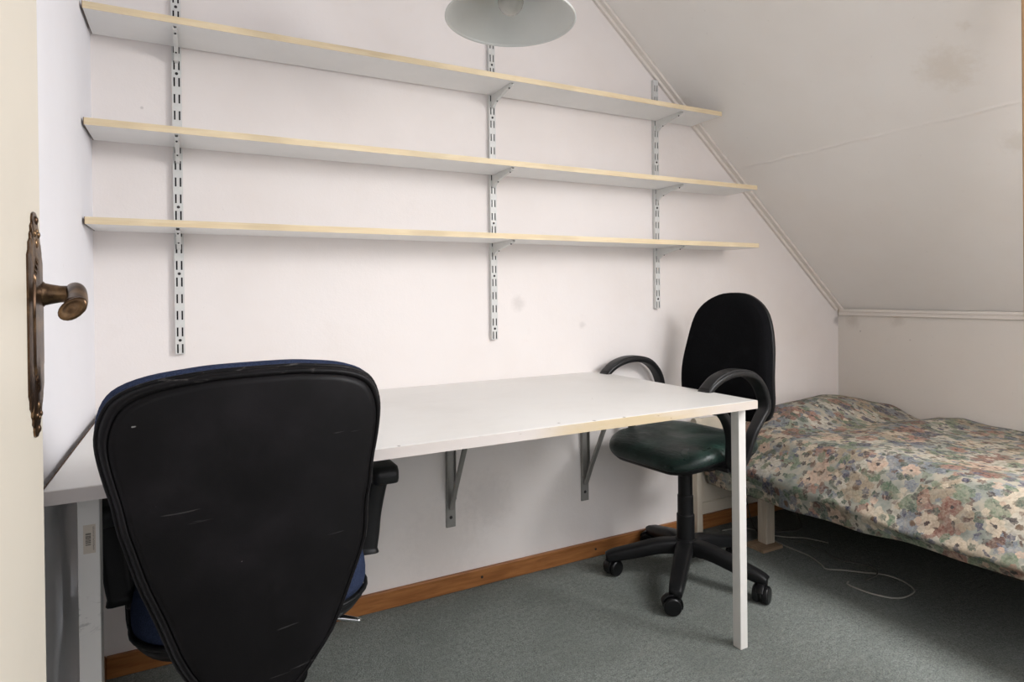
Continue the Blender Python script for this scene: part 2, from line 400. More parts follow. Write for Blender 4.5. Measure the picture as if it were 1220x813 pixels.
def pad(bm, outline, rings, fn, mi=0):
    """cushion: outline = 2D loop, rings = [(scale, depth)], fn(u, v, depth) -> point; closed with fans at both ends"""
    n = len(outline); cu = sum(p[0] for p in outline)/n; cv = sum(p[1] for p in outline)/n
    R = []
    for s, d in rings:
        R.append([bm.verts.new(fn(cu+(u-cu)*s, cv+(v-cv)*s, d)) for u, v in outline])
    for A, C in zip(R, R[1:]):
        for k in range(n): bm.faces.new((A[k], A[(k+1) % n], C[(k+1) % n], C[k])).material_index = mi
    for ring, (s, d) in ((R[0], rings[0]), (R[-1], rings[-1])):
        c = bm.verts.new(fn(cu, cv, d))
        for k in range(n): bm.faces.new((ring[k], ring[(k+1) % n], c)).material_index = mi
    return bm
def T(x, y, z): return Matrix.Translation((x, y, z))

# ================================================================== SETTING
XR, KNEE, CEIL, YF = 3.21, .955, 2.45, -2.9
SX = lambda z: (2.8166-.76*z)/.65
SZ = lambda x: (2.8166-.65*x)/.76
xc = SX(CEIL)
struct('floor', box(B(), -1.2, XR+.1, -3.4, .1, -.08, 0), M_['carpet'], 'grey green carpet floor')
struct('wall_back', prism(B(), [(0, 0, 0), (XR, 0, 0), (XR, 0, SZ(XR)), (xc, 0, CEIL), (0, 0, CEIL)], (0, .1, 0)), M_['wall'], 'white back wall under the slope')
struct('wall_left', box(B(), -.1, 0, -1.985, .1, 0, CEIL), M_['wall_side'], 'white left wall behind the door')
struct('wall_right', box(B(), XR, XR+.1, YF, .1, 0, SZ(XR)), M_['knee'], 'low cream knee wall beside the bed')
bm = B()
def slab(y0, y1, za, zb):
    prism(bm, [(SX(za), y0, za), (SX(zb), y0, zb), (SX(zb)-SN.x*.1, y0, zb-SN.z*.1), (SX(za)-SN.x*.1, y0, za-SN.z*.1)], (0, y1-y0, 0))
WY0, WY1, WZ0, WZ1 = -2.55, -1.55, 1.36, 2.12
zlo = SZ(XR)-.05
slab(WY1, .1, zlo, CEIL+.05); slab(YF, WY0, zlo, CEIL+.05); slab(WY0, WY1, zlo, WZ0); slab(WY0, WY1, WZ1, CEIL+.05)
struct('ceiling_sloped', bm, M_['slope'], 'cream sloped ceiling over the bed')
struct('ceiling', box(B(), -1.2, xc+.04, -3.4, .1, CEIL, CEIL+.1), M_['wall_side'], 'flat white ceiling')
bm = B(); box(bm, 1.0, 1.1, YF, -1.97, 0, CEIL); 
for q in ((1.1, 1.17, 0, CEIL), (2.07, XR, 0, CEIL), (1.17, 2.07, 0, 1.22), (1.17, 2.07, 2.22, CEIL)): box(bm, q[0], q[1], YF-.1, YF, q[2], q[3])
struct('wall_front', bm, M_['wall_side'], 'white front wall behind the camera')
struct('wall_door_header', box(B(), -.1, 1.0, -2.09, -1.985, 2.06, CEIL), M_['wall_side'], 'wall strip over the doorway')
bm = B(); box(bm, -1.2, -1.1, -3.4, -2.0, 0, CEIL); box(bm, -1.2, 1.1, -3.5, -3.4, 0, CEIL); box(bm, -1.2, -.1, -2.09, -1.985, 0, CEIL); box(bm, 1.0, 1.1, -3.4, YF, 0, CEIL)
struct('wall_hall', bm, M_['wall_side'], 'white walls of the hall')
struct('trim_1', prism(B(), [(SX(z), 0, z) for z in (KNEE-.004, CEIL)] + [(SX(CEIL)-.037, 0, CEIL), (SX(KNEE)-.035, 0, KNEE-.004)], (0, -.014, 0)), M_['trim'], 'painted batten along the slope', bevel=.002)
d_ = SN*.012
bm = B()
p0, p1 = Vector((SX(CEIL), 0, CEIL)), Vector((SX(KNEE), 0, KNEE))
prism(bm, [p0, p1, p1+d_, p0+d_], (0, -.034, 0))
struct('trim_2', bm, M_['trim'], 'thin painted bead along the slope edge', bevel=.003)
bm = B(); box(bm, XR-.014, XR, YF, -.012, .928, .950); box(bm, XR-.022, XR, YF, -.022, .946, .960)
struct('trim_3', bm, M_['trim'], 'painted batten on top of the knee wall', bevel=.002)
struct('baseboard_back', box(B(), .016, XR, -.016, 0, 0, .062), M_['base_wood'], 'varnished brown wooden baseboard', bevel=.004)
bs = bpy.data.objects['baseboard_back']
for x in (.16, .62, 1.16, 1.66, 2.2):
    bm = B(); lathe(bm, [(.0045, 0), (.0045, .002)], 10, T(x, -.0172, .032) @ Matrix.Rotation(PI/2, 4, 'X') @ T(0, 0, -.001))
    obj('screw', bm, M_['screw'], bs)
struct('baseboard_left', box(B(), 0, .016, -.74, 0, 0, .062), M_['base_wood'], 'brown baseboard on the left wall', bevel=.003)

# roof window in the slope, just outside the picture on the right
bm = B()
def wbar(y0, y1, za, zb, inn, out):
    i_, o_ = SN*inn, SN*-out
    prism(bm, [Vector((SX(za), y0, za))+i_, Vector((SX(zb), y0, zb))+i_, Vector((SX(zb), y0, zb))+o_, Vector((SX(za), y0, za))+o_], (0, y1-y0, 0))
wbar(WY0, WY0+.06, WZ0, WZ1, .015, .09); wbar(WY1-.06, WY1, WZ0, WZ1, .015, .09)
wbar(WY0+.06, WY1-.06, WZ0, WZ0+.05, .015, .09); wbar(WY0+.06, WY1-.06, WZ1-.05, WZ1, .015, .09)
win = struct('window_1', bm, M_['pine'], 'pine roof window in the sloped ceiling', bevel=.003)
bm = B(); wbar(WY0+.05, WY1-.05, WZ0+.04, WZ1-.04, -.05, .056)
obj('pane', bm, M_['glass'], win)

bm = B()  # unseen window, added so fill light reaches the sloped ceiling
for q in ((1.17, 1.22, 1.22, 2.22), (2.02, 2.07, 1.22, 2.22), (1.22, 2.02, 1.22, 1.27), (1.22, 2.02, 2.17, 2.22), (1.60, 1.64, 1.27, 2.17)): box(bm, q[0], q[1], YF-.07, YF-.01, q[2], q[3])
win = struct('fill_window', bm, M_['trim'], 'white casement window added behind the camera for fill light', bevel=.003)
obj('pane', box(B(), 1.21, 1.605, YF-.045, YF-.04, 1.26, 2.18), M_['glass'], win); obj('pane', box(B(), 1.635, 2.03, YF-.045, YF-.04, 1.26, 2.18), M_['glass'], win)

# ------------------------------------------------------------------ pine post at the right edge
ps = thing('pine_post', 'pale pine post cut off by the right edge of the picture', 'post', (1.979, -1.364, 0))
bm = B(); prism(bm, [(-.035, -.035, .03), (.035, -.035, .03), (.035, -.035, SZ(2.02)-.002), (-.035, -.035, SZ(1.95)-.002)], (0, .07, 0)); obj('shaft', bm, M_['pine'], ps, bevel=.004)
obj('foot', box(B(), -.042, .042, -.042, .042, 0, .03), M_['pine'], ps, bevel=.003)

# ------------------------------------------------------------------ door
DX = .086
door = struct('door_1', box(B(), DX-.04, DX, -1.965, -1.174, .008, 2.03), M_['door'], 'open cream door at the left edge', bevel=.003)
# long plate: outline along Y/Z, low convex section
hw = .0335; yc = -1.2115; zc = 1.029
half = [(.004, .122), (.010, .1195), (.013, .114), (.012, .110), (.018, .106), (.0165, .101), (.022, .097), (.0215, .092), (.028, .088), (.0285, .080), (.0335, .074), (.0335, .0)]
out = [(a, b) for a, b in half] + [(a, -b) for a, b in half[::-1][1:]]
out = out + [(-a, b) for a, b in out[::-1]]
pl_ = obj('handle_plate', pad(B(), out, [(1, 0), (1, .0018), (.90, .0030), (.62, .0034), (.58, .0052), (.3, .0056)], lambda u, v, d: (DX+d, yc+u, zc+v)), M_['bronze'], door, bevel=.0006, seg=1)
bm = B()
for s in (1, -1):
    for k, (yy, zz, r) in enumerate([(0, .113, .005), (-.011, .098, .004), (.011, .098, .004), (0, .088, .006), (0, .101, .003)]):
        bmesh.ops.create_icosphere(bm, subdivisions=2, radius=1, matrix=T(DX+.0025, yc+yy*.8, zc+s*zz) @ Matrix.Diagonal((.0026, r*.75, r, 1)))
obj('plate_ornament', bm, M_['bronze'], pl_, smooth=True)
hz, hy = 1.062, -1.192
stem = obj('handle_stem', lathe(B(), [(.0145, 0), (.0145, .002), (.0125, .004), (.0110, .010), (.0095, .018), (.0095, .025), (.0100, .030), (.007, .035)], 20, T(DX+.003, hy, hz) @ Matrix.Rotation(PI/2, 4, 'Y')), M_['bronze'], door, smooth=True)
bm = B()
path = spline([(DX+.030, hy+.008, hz+.003), (DX+.034, hy+.001, hz+.004), (DX+.0375, hy-.012, hz+.001), (DX+.040, hy-.03, hz-.008), (DX+.040, hy-.048, hz-.015)], 5)
rs = [.004+.0*i for i in range(len(path))]
for i in range(len(path)):
    t_ = i/(len(path)-1); rs[i] = .0045+.0055*min(1, t_*4)*(1 if t_ < .5 else 1+.5*(t_-.5)) if t_ < .97 else .0075
tube(bm, path, rs, 12)
lev = obj('door_lever', bm, M_['bronze'], door, smooth=True, subsurf=1)
bm = B(); 
cp = Vector((DX+.040, hy-.050, hz-.016))
pad(bm, [(.0105*math.cos(a)*(1.15 if math.cos(a) < 0 else 1), .0125*math.sin(a)) for a in [2*PI*k/20 for k in range(20)]], [(1, .0), (1.08, -.003), (1, -.006), (.72, -.007), (.66, -.0062), (.3, -.0075)], lambda u, v, d: cp+Vector((u+v*.4, d, v*.95)))
obj('lever_scroll', bm, M_['bronze'], lev, smooth=True)

# ------------------------------------------------------------------ slotted wall rails
PITCH_S = .0483
def make_rail(bottom, top, label):
    h = top-bottom
    r = thing('slotted_wall_rail', label, 'shelf rail', (0, 0, bottom), 0, 'slotted shelf rails on the back wall')
    W, D, th = .0125, .0145, .0015
    bm = B(); box(bm, -W, -W+th, -D, -.0005, 0, h); box(bm, W-th, W, -D, -.0005, 0, h)
    s0, sw, sh = .0062, .0042, .0262
    xs = [-W, -s0-sw/2, -s0+sw/2, s0-sw/2, s0+sw/2, W]
    for i in (0, 2, 4): box(bm, xs[i], xs[i+1], -D-th, -D, 0, h)
    z = 0; c = .016
    while True:
        e = c-sh/2 if c+sh/2 < h-.003 else h
        for i in (1, 3): box(bm, xs[i], xs[i+1], -D-th, -D, z, e)
        if e == h: break
        z = c+sh/2; c += PITCH_S
    obj('channel', bm, M_['rail'], r)
    obj('slot_shade_strip', box(B(), -W+th, W-th, -.008, -.001, .001, h-.001), M_['slot_shade'], r)  # added dark strip, stands in for the shade inside the open channel
    z = .016+PITCH_S/2
    while z < h-.02:
        obj('screw', lathe(B(), [(.0042, 0), (.0042, .001), (.003, .0022)], 10, T(0, -D-th, z) @ Matrix.Rotation(PI/2, 4, 'X')), M_['screw'], r)
        z += PITCH_S*4
    return r
rails = []
for x, b, t_, lab in ((.2085, .893, 2.333, 'leftmost slotted steel rail, beside the left wall'), (1.224, .890, 2.330, 'middle slotted steel rail, behind the hanging lamp'),
                      (1.996, .988, 1.957, 'short slotted steel rail nearest the sloped ceiling')):
    r = make_rail(b, t_, lab); r.location.x = x; rails.append(r)

# ------------------------------------------------------------------ shelves and their brackets
shelf_z = (1.8012, 1.5101, 1.2611); shelf_end = (2.1945, 2.3992, 2.3974); shelf_d = (.1898, .1905, .1979); SH_T = .018
pos = ('top', 'middle', 'lowest')
for k in range(3):
    z1, e, d = shelf_z[k], shelf_end[k], shelf_d[k]
    s = thing('wall_shelf', ('long white shelf with cream edge, topmost of the three', 'long white shelf with cream edge, middle one of the three', 'long white shelf with cream edge, lowest of the three')[k],
              'shelf', (0, 0, z1-SH_T), 0, 'long wall shelves on rails')
    bm = B()
    def warp(x): return 0.0
    n = 12; yb = -.0168
    box(bm, .006, e, -d+.0015, yb, 0, SH_T)
    obj('board', bm, M_['melamine'], s, bevel=.0006, seg=1)
    obj('edge_strip', box(B(), .006, e, -d, -d+.0015, 0, SH_T), M_['edge'], s)
    obj('end_grain', box(B(), .0045, .006, -d, yb, 0, SH_T), M_['raw'], s)
    if e: obj('end_strip', box(B(), e, e+.0012, -d, yb, 0, SH_T), M_['edge'], s)
    for i, x in enumerate((.2085, 1.224, 1.996)):
        where = ('left', 'middle', 'right')[i]
        b = thing('shelf_bracket', 'grey steel bracket under the %s shelf on the %s rail' % (pos[k], where), 'bracket', (x, 0, z1-SH_T-.0005), 0, 'shelf brackets hooked into the rails')
        y0, L = -.0165, .155
        prof = [(y0, 0), (y0-L, 0), (y0-L, -.007), (y0-L+.012, -.010), (y0-.06, -.024), (y0-.024, -.034), (y0-.012, -.044), (y0, -.046)]
        bm = B()
        prism(bm, [(-.0055, y, z) for y, z in prof], (.0018, 0, 0)); prism(bm, [(.0037, y, z) for y, z in prof], (.0018, 0, 0))
        low = prof[2:]
        for (ya, za), (yb_, zb_) in zip(low, low[1:]):
            prism(bm, [(-.0038, ya, za), (-.0038, yb_, zb_), (-.0038, yb_, zb_+.0016), (-.0038, ya, za+.0016)], (.0076, 0, 0))
        obj('arm', bm, M_['rail'], b)
        for yy, zz in ((y0-L+.02, -.0115), (y0-.04, -.029)):
            bm = B(); bmesh.ops.create_icosphere(bm, subdivisions=1, radius=.003, matrix=T(0, yy, zz-.001))
            obj('screw', bm, M_['screw'], b, smooth=True)

# ------------------------------------------------------------------ desk
H, DT = .74, .025; DX0, DX1, DY = .016, 1.6895, .7928
desk = thing('desk', 'long white desk with a worn front edge along the back wall', 'desk', (0, 0, 0))
obj('tabletop', box(B(), DX0, DX1, -DY+.002, -.002, H-DT, H), M_['desk_top'], desk, bevel=.002)
tag(obj('front_edge', box(B(), DX0, DX1, -DY, -DY+.002, H-DT+.001, H-.001), M_['desk_edge'], desk), 'worn yellowed front edge')
obj('side_edge', box(B(), DX1, DX1+.0015, -DY+.002, -.002, H-DT+.001, H-.001), M_['desk_edge'], desk)
obj('wall_edge', box(B(), DX0-.0015, DX0, -DY+.002, -.002, H-DT+.001, H+.0005), M_['raw'], desk)
bm = B(); box(bm, .058, .091, -.752, -.718, 0, H-DT); lg = obj('leg', bm, M_['leg_paint'], desk, bevel=.002)
bm = B(); box(bm, 1.658, 1.687, -.7506, -.7206, 0, H-DT); obj('leg', bm, M_['leg_paint'], desk, bevel=.002)
# sticker on the left leg
bm = B(); uvl = bm.loops.layers.uv.new('UVMap')
y = -.7526
vs = [bm.verts.new(p) for p in ((.0665, y, .613), (.0845, y, .613), (.0845, y, .663), (.0665, y, .663))]
f = bm.faces.new(vs)
for l, q in zip(f.loops, ((0, 0), (1, 0), (1, 1), (0, 1))): l[uvl].uv = q
tag(obj('barcode_sticker', bm, M_['sticker'], lg, recalc=False), 'beige barcode sticker')

def desk_bracket(x, ztop, L, label):
    b = thing('desk_bracket', label, 'bracket', (x, 0, ztop-.485), 0, 'grey steel brackets holding up the desk')
    zt = .484
    bm = B()
    box(bm, -.0175, .0175, -.006, -.0008, 0, zt); box(bm, -.0175, -.0150, -.018, -.006, .10, zt); box(bm, .0150, .0175, -.018, -.006, .10, zt)
    obj('wall_bar', bm, M_['bracket'], b, bevel=.0008, seg=1)
    obj('top_bar', box(B(), -.0175, .0175, -L, -.006, zt-.005, zt), M_['bracket'], b, bevel=.0008, seg=1)
    bm = B(); tube(bm, [(0, -.012, .068), (0, -.05, .147), (0, -L*.55, zt-.02), (0, -L*.58, zt-.006)], 1, 12, ref=(1, 0, 0), flat=(.0085, .006))
    obj('brace', bm, M_['bracket'], b, smooth=False)
    obj('screw', lathe(B(), [(.006, 0), (.005, .002), (.002, .003)], 12, T(0, -.006, .035) @ Matrix.Rotation(PI/2, 4, 'X')), M_['screw'], b)
desk_bracket(1.047, H-DT, .40, 'grey steel desk bracket nearer the blue chair')
desk_bracket(1.620, H-DT, .40, 'grey steel desk bracket beside the green seat')

# ------------------------------------------------------------------ hanging lamp
LX, LY, LZ = .983, -.624, 1.770
lamp = thing('pendant_lamp', 'grey metal cone lamp hanging above the shelves', 'lamp', (LX, LY, LZ))
R0 = .169
lamp_m = Matrix.Rotation(math.radians(1.5), 4, 'Y')
def lampobj(name, prof, m, parent=lamp, seg=64, cap=False, sm=True):
    return obj(name, lathe(B(), prof, seg, lamp_m, cap), m, parent, smooth=sm)
inner = [(R0-.004, .003), (.150, .020), (.118, .052), (.085, .090), (.060, .122), (.048, .140)]
so = lampobj('shade', inner, M_['shade_in'])
outp = [(R0-.001, .004)] + [(r+.0025, z+.0015) for r, z in inner[1:]] + [(.040, .150), (.030, .152)]
lampobj('shade_outside', outp, M_['shade_out'], so)
lampobj('rim', [(R0-.005, .004), (R0-.004, .0), (R0-.001, -.0015), (R0+.0015, .0), (R0+.001, .004), (R0-.001, .006)], M_['shade_in'], so)
bu = [(.0005, .000), (.012, .003), (.023, .010), (.031, .021), (.034, .034), (.032, .048), (.025, .064), (.018, .078), (.0145, .09), (.0145, .11)]
obj('bulb', lathe(B(), bu, 32, lamp_m @ T(0, 0, .012)), M_['bulb'], lamp, smooth=True)
obj('socket', lathe(B(), [(.02, .118), (.021, .15), (.034, .152), (.03, .185), (.012, .2), (.005, .205)], 24, lamp_m), M_['shade_out'], lamp, smooth=True, bevel=.001)
obj('cord', tube(B(), [(.005, 0, .2), (.002, 0, .35), (0, 0, CEIL-LZ-.02)], .003, 8), M_['cable'], lamp, smooth=True)
obj('ceiling_cup', lathe(B(), [(.012, CEIL-LZ-.05), (.045, CEIL-LZ-.02), (.048, CEIL-LZ-.0005)], 24), M_['shade_out'], lamp, smooth=True)

# ------------------------------------------------------------------ swivel chairs
def caster_bm(yaw):
    bm = B(); m = Matrix.Rotation(yaw, 4, 'Z')
    for s in (-1, 1):
        lathe(bm, [(.012, -.010), (.022, -.0095), (.0255, -.006), (.0255, .006), (.022, .0095), (.008, .0105)], 20, m @ T(.012, s*.0135, .0255) @ Matrix.Rotation(PI/2*s, 4, 'X'))
    # hood over the wheels
    arc = [(.012+.029*math.cos(a), .0255+.029*math.sin(a)) for a in [math.radians(d) for d in range(20, 201, 20)]]
    pts = [Vector((x, 0, z)) for x, z in arc]
    v0 = len(bm.verts)
    tube(bm, pts, 1, 10, ref=(0, 1, 0), flat=(.011, .003))
    bm.verts.ensure_lookup_table(); bmesh.ops.transform(bm, matrix=m, verts=bm.verts[v0:])
    lathe(bm, [(.0095, .044), (.0095, .062)], 14, T(0, 0, 0))
    return bm
def star_base(root, ang0, R, hub_z, tipz, yaws, mat):
    for i in range(5):
        a = ang0+i*2*PI/5; d = Vector((math.cos(a), math.sin(a), 0)); pth = [d*.02+Vector((0, 0, hub_z)), d*R*.35+Vector((0, 0, hub_z-.002)), d*R*.75+Vector((0, 0, tipz+.018)), d*(R-.012)+Vector((0, 0, tipz+.006)), d*(R+.012)+Vector((0, 0, tipz-.004))]
        pth = spline(pth, 5); side = Vector((-d.y, d.x, 0)); bm = B()
        tube(bm, pth, 1, 12, ref=side, flat=lambda t: (.032-.011*t, .028-.012*t))
        lathe(bm, [(.0165, tipz-.014), (.017, tipz), (.013, tipz+.010), (.004, tipz+.013)], 16, T(d.x*R, d.y*R, 0))
        leg = obj('base_leg', bm, mat, root, smooth=True)
        c = obj('caster', caster_bm(yaws[i]), M_['wheel'], leg, smooth=False, bevel=.0015, seg=2); c.location = (d.x*R, d.y*R, 0); c.scale = (1.16, 1.16, 1.16)
    obj('hub', lathe(B(), [(.028, hub_z-.035), (.047, hub_z-.028), (.048, hub_z+.012), (.040, hub_z+.026), (.033, hub_z+.03)], 28), mat, root, smooth=True, bevel=.002)
def rounded(w, h, r, n=7):
    P = []
    for cx, cy, a0 in ((w-r, h-r, 0), (-w+r, h-r, 90), (-w+r, -h+r, 180), (w-r, -h+r, 270)):
        for k in range(n+1):
            a = math.radians(a0+90*k/n); P.append((cx+r*math.cos(a), cy+r*math.sin(a)))
    return P
def sym_outline(half, n=4):
    """half: [(halfwidth, z)] from top to bottom; returns closed smooth loop"""
    pts = [(w_, z, 0) for w_, z in half]+[(-w_, z, 0) for w_, z in half[::-1]]
    return [(p.x, p.y) for p in spline(pts, n, True)]

# --- the far chair with the green seat; local +X is forward
A = math.radians(186)
ch = thing('swivel_chair', 'black swivel chair with dark green seat and loop armrests near the bed', 'chair', (1.85, -.322, 0), A)
star_base(ch, math.radians(4)-A, .277, .118, .072, [math.radians(a)-A for a in (200, 120, 10, 150, 205)], M_['plastic'])
bm = B(); lathe(bm, [(.032, .14), (.032, .235), (.0285, .237), (.0285, .305), (.026, .307), (.026, .41)], 28)
obj('column', bm, M_['plastic'], ch, smooth=False, bevel=.0012)
seat_o = [(u, v) for u, v in rounded(.232, .225, .115, 8)]
def seat_fn(u, v, d):
    r = math.hypot(u, v)
    drop = .035*max(0, (u-.06)/.17)**2 if u > .06 else 0
    dish = -.012*math.exp(-((u+.03)**2+v*v)/.012)
    return (u if u > 0 else u*.80, v, d-drop+(dish if d > .49 else 0))
SB = .474
obj('seat_pan', pad(B(), [(u*.99, v*.99) for u, v in seat_o], [(.55, SB-.016), (.80, SB-.012), (.93, SB-.002), (.975, SB+.012), (.97, SB+.024)], seat_fn), M_['plastic'], ch, smooth=True)
obj('seat', pad(B(), seat_o, [(.95, SB+.008), (.99, SB+.018), (1.012, SB+.034), (.99, SB+.050), (.92, SB+.061), (.8, SB+.066), (.6, SB+.069), (.4, SB+.070), (.2, SB+.070)], seat_fn), M_['leather'], ch, smooth=True, subsurf=1)
tag([o for o in ch.children if o.name.startswith('seat') and 'pan' not in o.name][0], 'dark green leather seat')
# mechanism under the seat
bm = B(); box(bm, -.16, .09, -.07, .07, .40, SB-.008); obj('tilt_mechanism', bm, M_['plastic'], ch, bevel=.012, seg=3)
# backrest: u across (local y), v height, d forward
half = [(.0, 1.050), (.045, 1.048), (.105, 1.025), (.150, .985), (.176, .93), (.193, .85), (.202, .77), (.205, .69), (.202, .635), (.182, .588), (.142, .570), (.06, .564), (.0, .563)]
bo = sym_outline(half[1:-1], 3)
def back_fn(u, v, d):
    return (-.262-.08*(v-.6)+.35*u*u+d+.10*math.exp(-((v-.74)/.10)**2)*.15, u+.010, v)
obj('backrest', pad(B(), bo, [(.955, .0), (.99, .008), (1.0, .022), (.985, .038), (.93, .050), (.8, .056), (.55, .058), (.3, .058)], back_fn), M_['black_fabric'], ch, smooth=True)
obj('back_shell', pad(B(), bo, [(.4, -.022), (.8, -.018), (.95, -.006), (1.004, .006), (1.004, .018), (.99, .022)], back_fn), M_['plastic'], ch, smooth=True)
obj('back_support', tube(B(), spline([(-.10, 0, .385), (-.22, 0, .385), (-.285, 0, .42), (-.305, 0, .50), (-.295, 0, .66)], 5), 1, 12, ref=(0, 1, 0), flat=(.03, .007)), M_['plastic'], ch, smooth=True)
loop = [(.01, .455), (-.032, .485), (-.044, .53), (-.062, .580), (-.10, .622), (-.128, .660), (-.108, .722), (-.062, .765), (0, .784), (.07, .785), (.135, .768), (.182, .735), (.176, .702), (.125, .678), (.080, .640), (.055, .575), (.042, .50)]
for s in (-1, 1):
    pts = spline([(u+s*.027, s*(.262-.02*max(0, (.56-z)/.1)), z) for u, z in loop], 5, True)
    bm = B(); n_ = len(pts)
    tube(bm, pts, 1, 12, True, ref=(0, 1, 0), flat=lambda t: (.016+.011*math.sin(PI*min(1, max(0, t)))**2, .0105))
    a_ = obj('armrest', bm, M_['arm_plastic'], ch, smooth=True)
    top = spline([(u+s*.027, s*.262, z+.010) for u, z in loop[5:12]], 5)
    obj('armrest_pad', tube(B(), top, 1, 12, ref=(0, 1, 0), flat=lambda t: (.021, .0055)), M_['arm_plastic'], a_, smooth=True)
    obj('arm_mount', box(B(), -.02, .075, s*.18, s*.245, .455, .471) if s > 0 else box(B(), -.02, .075, -.245, -.18, .455, .471), M_['plastic'], ch, bevel=.003)
obj('seat_lever', tube(B(), [(.02, -.06, .385), (.02, -.2, .385), (.015, -.255, .380)], .005, 8), M_['plastic'], ch, smooth=True)

# --- the near chair, seen from behind: local +Y is forward
c2 = thing('swivel_chair', 'blue swivel chair with a tall black back shell, pulled up to the desk', 'chair', (.357, -.53, 0), 0)
star_base(c2, math.radians(67), .265, .102, .066, [.4, 1.2, 2.0, 3.4, 5.0], M_['plastic'])
obj('column', lathe(B(), [(.032, .14), (.032, .225), (.0285, .227), (.0285, .285), (.026, .287), (.026, .33)], 24), M_['plastic'], c2, bevel=.0012)
so2 = rounded(.242, .195, .13, 8)
RS = math.radians(4)
def seat2(u, v, d):
    return (u*math.cos(RS)-v*math.sin(RS), u*math.sin(RS)+v*math.cos(RS)+.045, d-.03*max(0, (v-.08)/.15)**2+.010*(abs(u)/.22)**3*(1 if d > .42 else 0))
obj('seat_pan', pad(B(), so2, [(.5, .325), (.78, .327), (.93, .338), (.985, .356), (.98, .372)], seat2), M_['plastic'], c2, smooth=True)
obj('seat', pad(B(), so2, [(.95, .365), (1.0, .378), (1.01, .408), (.985, .442), (.92, .464), (.75, .472), (.5, .472), (.25, .472)], seat2), M_['blue'], c2, smooth=True, subsurf=1)
obj('seat_piping', tube(B(), [seat2(u*1.004, v*1.004, .372) for u, v in so2], .005, 8, True), M_['plastic'], c2, smooth=True)
bm = B(); box(bm, -.07, .07, -.16, .08, .295, .33); obj('tilt_mechanism', bm, M_['plastic'], c2, bevel=.012, seg=3)
# back shell
RB = math.radians(10); q0 = Vector((.330-.357-.003, -.920+.53, 0))-Vector((-math.sin(RB), math.cos(RB), 0))*.012
ub = Vector((math.cos(RB), math.sin(RB), 0)); nb = Vector((-math.sin(RB), math.cos(RB), 0))
halfb = [(.05, .945), (.10, .9415), (.155, .934), (.195, .920), (.2155, .900), (.2265, .868), (.2265, .835), (.217, .785), (.203, .735), (.190, .690), (.165, .612), (.140, .545), (.115, .480), (.088, .425), (.058, .383), (.028, .362)]
ob = sym_outline(halfb, 3)
def interp(x, tab):
    if x <= tab[0][0]: return tab[0][1]
    for (a, b), (c, d) in zip(tab, tab[1:]):
        if x <= c:
            t = (x-a)/(c-a); t = t*t*(3-2*t); return b+(d-b)*t
    return tab[-1][1]
SK = [(.36, .9), (.42, 1.05), (.47, 1.12), (.60, 1.10), (.70, 1.03), (.77, .995), (.86, .995), (.95, 1)]
SS = [(.38, .006), (.47, .015), (.60, .020), (.70, .012), (.77, .0105), (.86, .009), (.95, .008)]
def shell_fn(u, v, d):
    return q0+ub*(u*interp(v, SK)+interp(v, SS))+nb*(d+.22*u*u)+Vector((0, 0, v-.011))
sh = obj('back_shell', pad(B(), ob, [(.25, -.004), (.5, -.004), (.75, -.003), (.90, -.002), (.944, -.001), (.9465, .0022), (.950, .003), (.9535, .0022), (.956, -.001), (.978, -.001), (.992, .003), (1.0, .010), (1.002, .018), (.99, .026)], shell_fn), M_['shell'], c2, smooth=True)
obj('edge_piping', tube(B(), [shell_fn(u*1.003, .66+(v-.66)*1.003, .016) for u, v in ob], .0045, 8, True), M_['shell'], sh, smooth=True)
tag(obj('backrest', pad(B(), [(u*1.0, .66+(v-.66)*1.0+.008) for u, v in ob], [(.98, .020), (1.004, .030), (1.006, .050), (.985, .066), (.93, .076), (.75, .082), (.5, .082), (.25, .08)], shell_fn), M_['blue'], c2, smooth=True), 'blue fabric back cushion')
obj('back_support', tube(B(), spline([(-.02, -.12, .315), (-.03, -.26, .315), (-.02, -.345, .35), (-.02, -.335, .46), (-.03, -.335, .60)], 5), 1, 12, ref=(1, 0, 0), flat=(.03, .007)), M_['plastic'], c2, smooth=True)
for s in (-1, 1):
    bm = B()
    xo = .262
    tube(bm, spline([(s*(xo-.008), 0, .432), (s*(xo-.007), 0, .445), (s*(xo-.002), 0, .475), (s*(xo+.004), 0, .525), (s*(xo+.017), 0, .585), (s*(xo+.030), 0, .628)], 6), 1, 14, ref=(0, 1, 0), flat=lambda t: (.034-.006*t+.006*max(0, 1-t*6), .025+.003*max(0, 1-t*6)))
    obj('arm_bracket', tube(B(), spline([(s*.16, .02, .326), (s*.215, .02, .33), (s*(xo-.02), .015, .37), (s*(xo-.018), .01, .47)], 5), 1, 10, ref=(0, 1, 0), flat=(.022, .005)), M_['plastic'], c2, smooth=True)
    ar = obj('armrest', bm, M_['plastic'], c2, smooth=True)
    o2 = [(u*.55+s*(xo+.022), v) for u, v in rounded(.058, .105, .024, 5)]
    obj('armrest_pad', pad(B(), o2, [(.85, .610), (.97, .613), (1.0, .622), (1.0, .638), (.95, .648), (.8, .652), (.4, .653)], lambda u, v, d: (u, v+.004, d)), M_['arm_plastic'], ar, smooth=True)
    obj('arm_knob', lathe(B(), [(.012, 0), (.016, .004), (.016, .018), (.010, .022)], 14, T(s*(xo-.016), -.01, .425) @ Matrix.Rotation(-s*PI/2, 4, 'Y')), M_['plastic'], ar, smooth=True)
lp = spline([(.06, -.06, .335), (.13, -.09, .337), (.165, -.105, .334), (.212, -.12, .322)], 5)
tag(obj('seat_lever', tube(B(), lp, 1, 12, ref=(0, 0, 1), flat=lambda t: (.0045-.001*t, .006+.004*math.sin(PI*t))), M_['chrome'], c2, smooth=True), 'chrome lever')

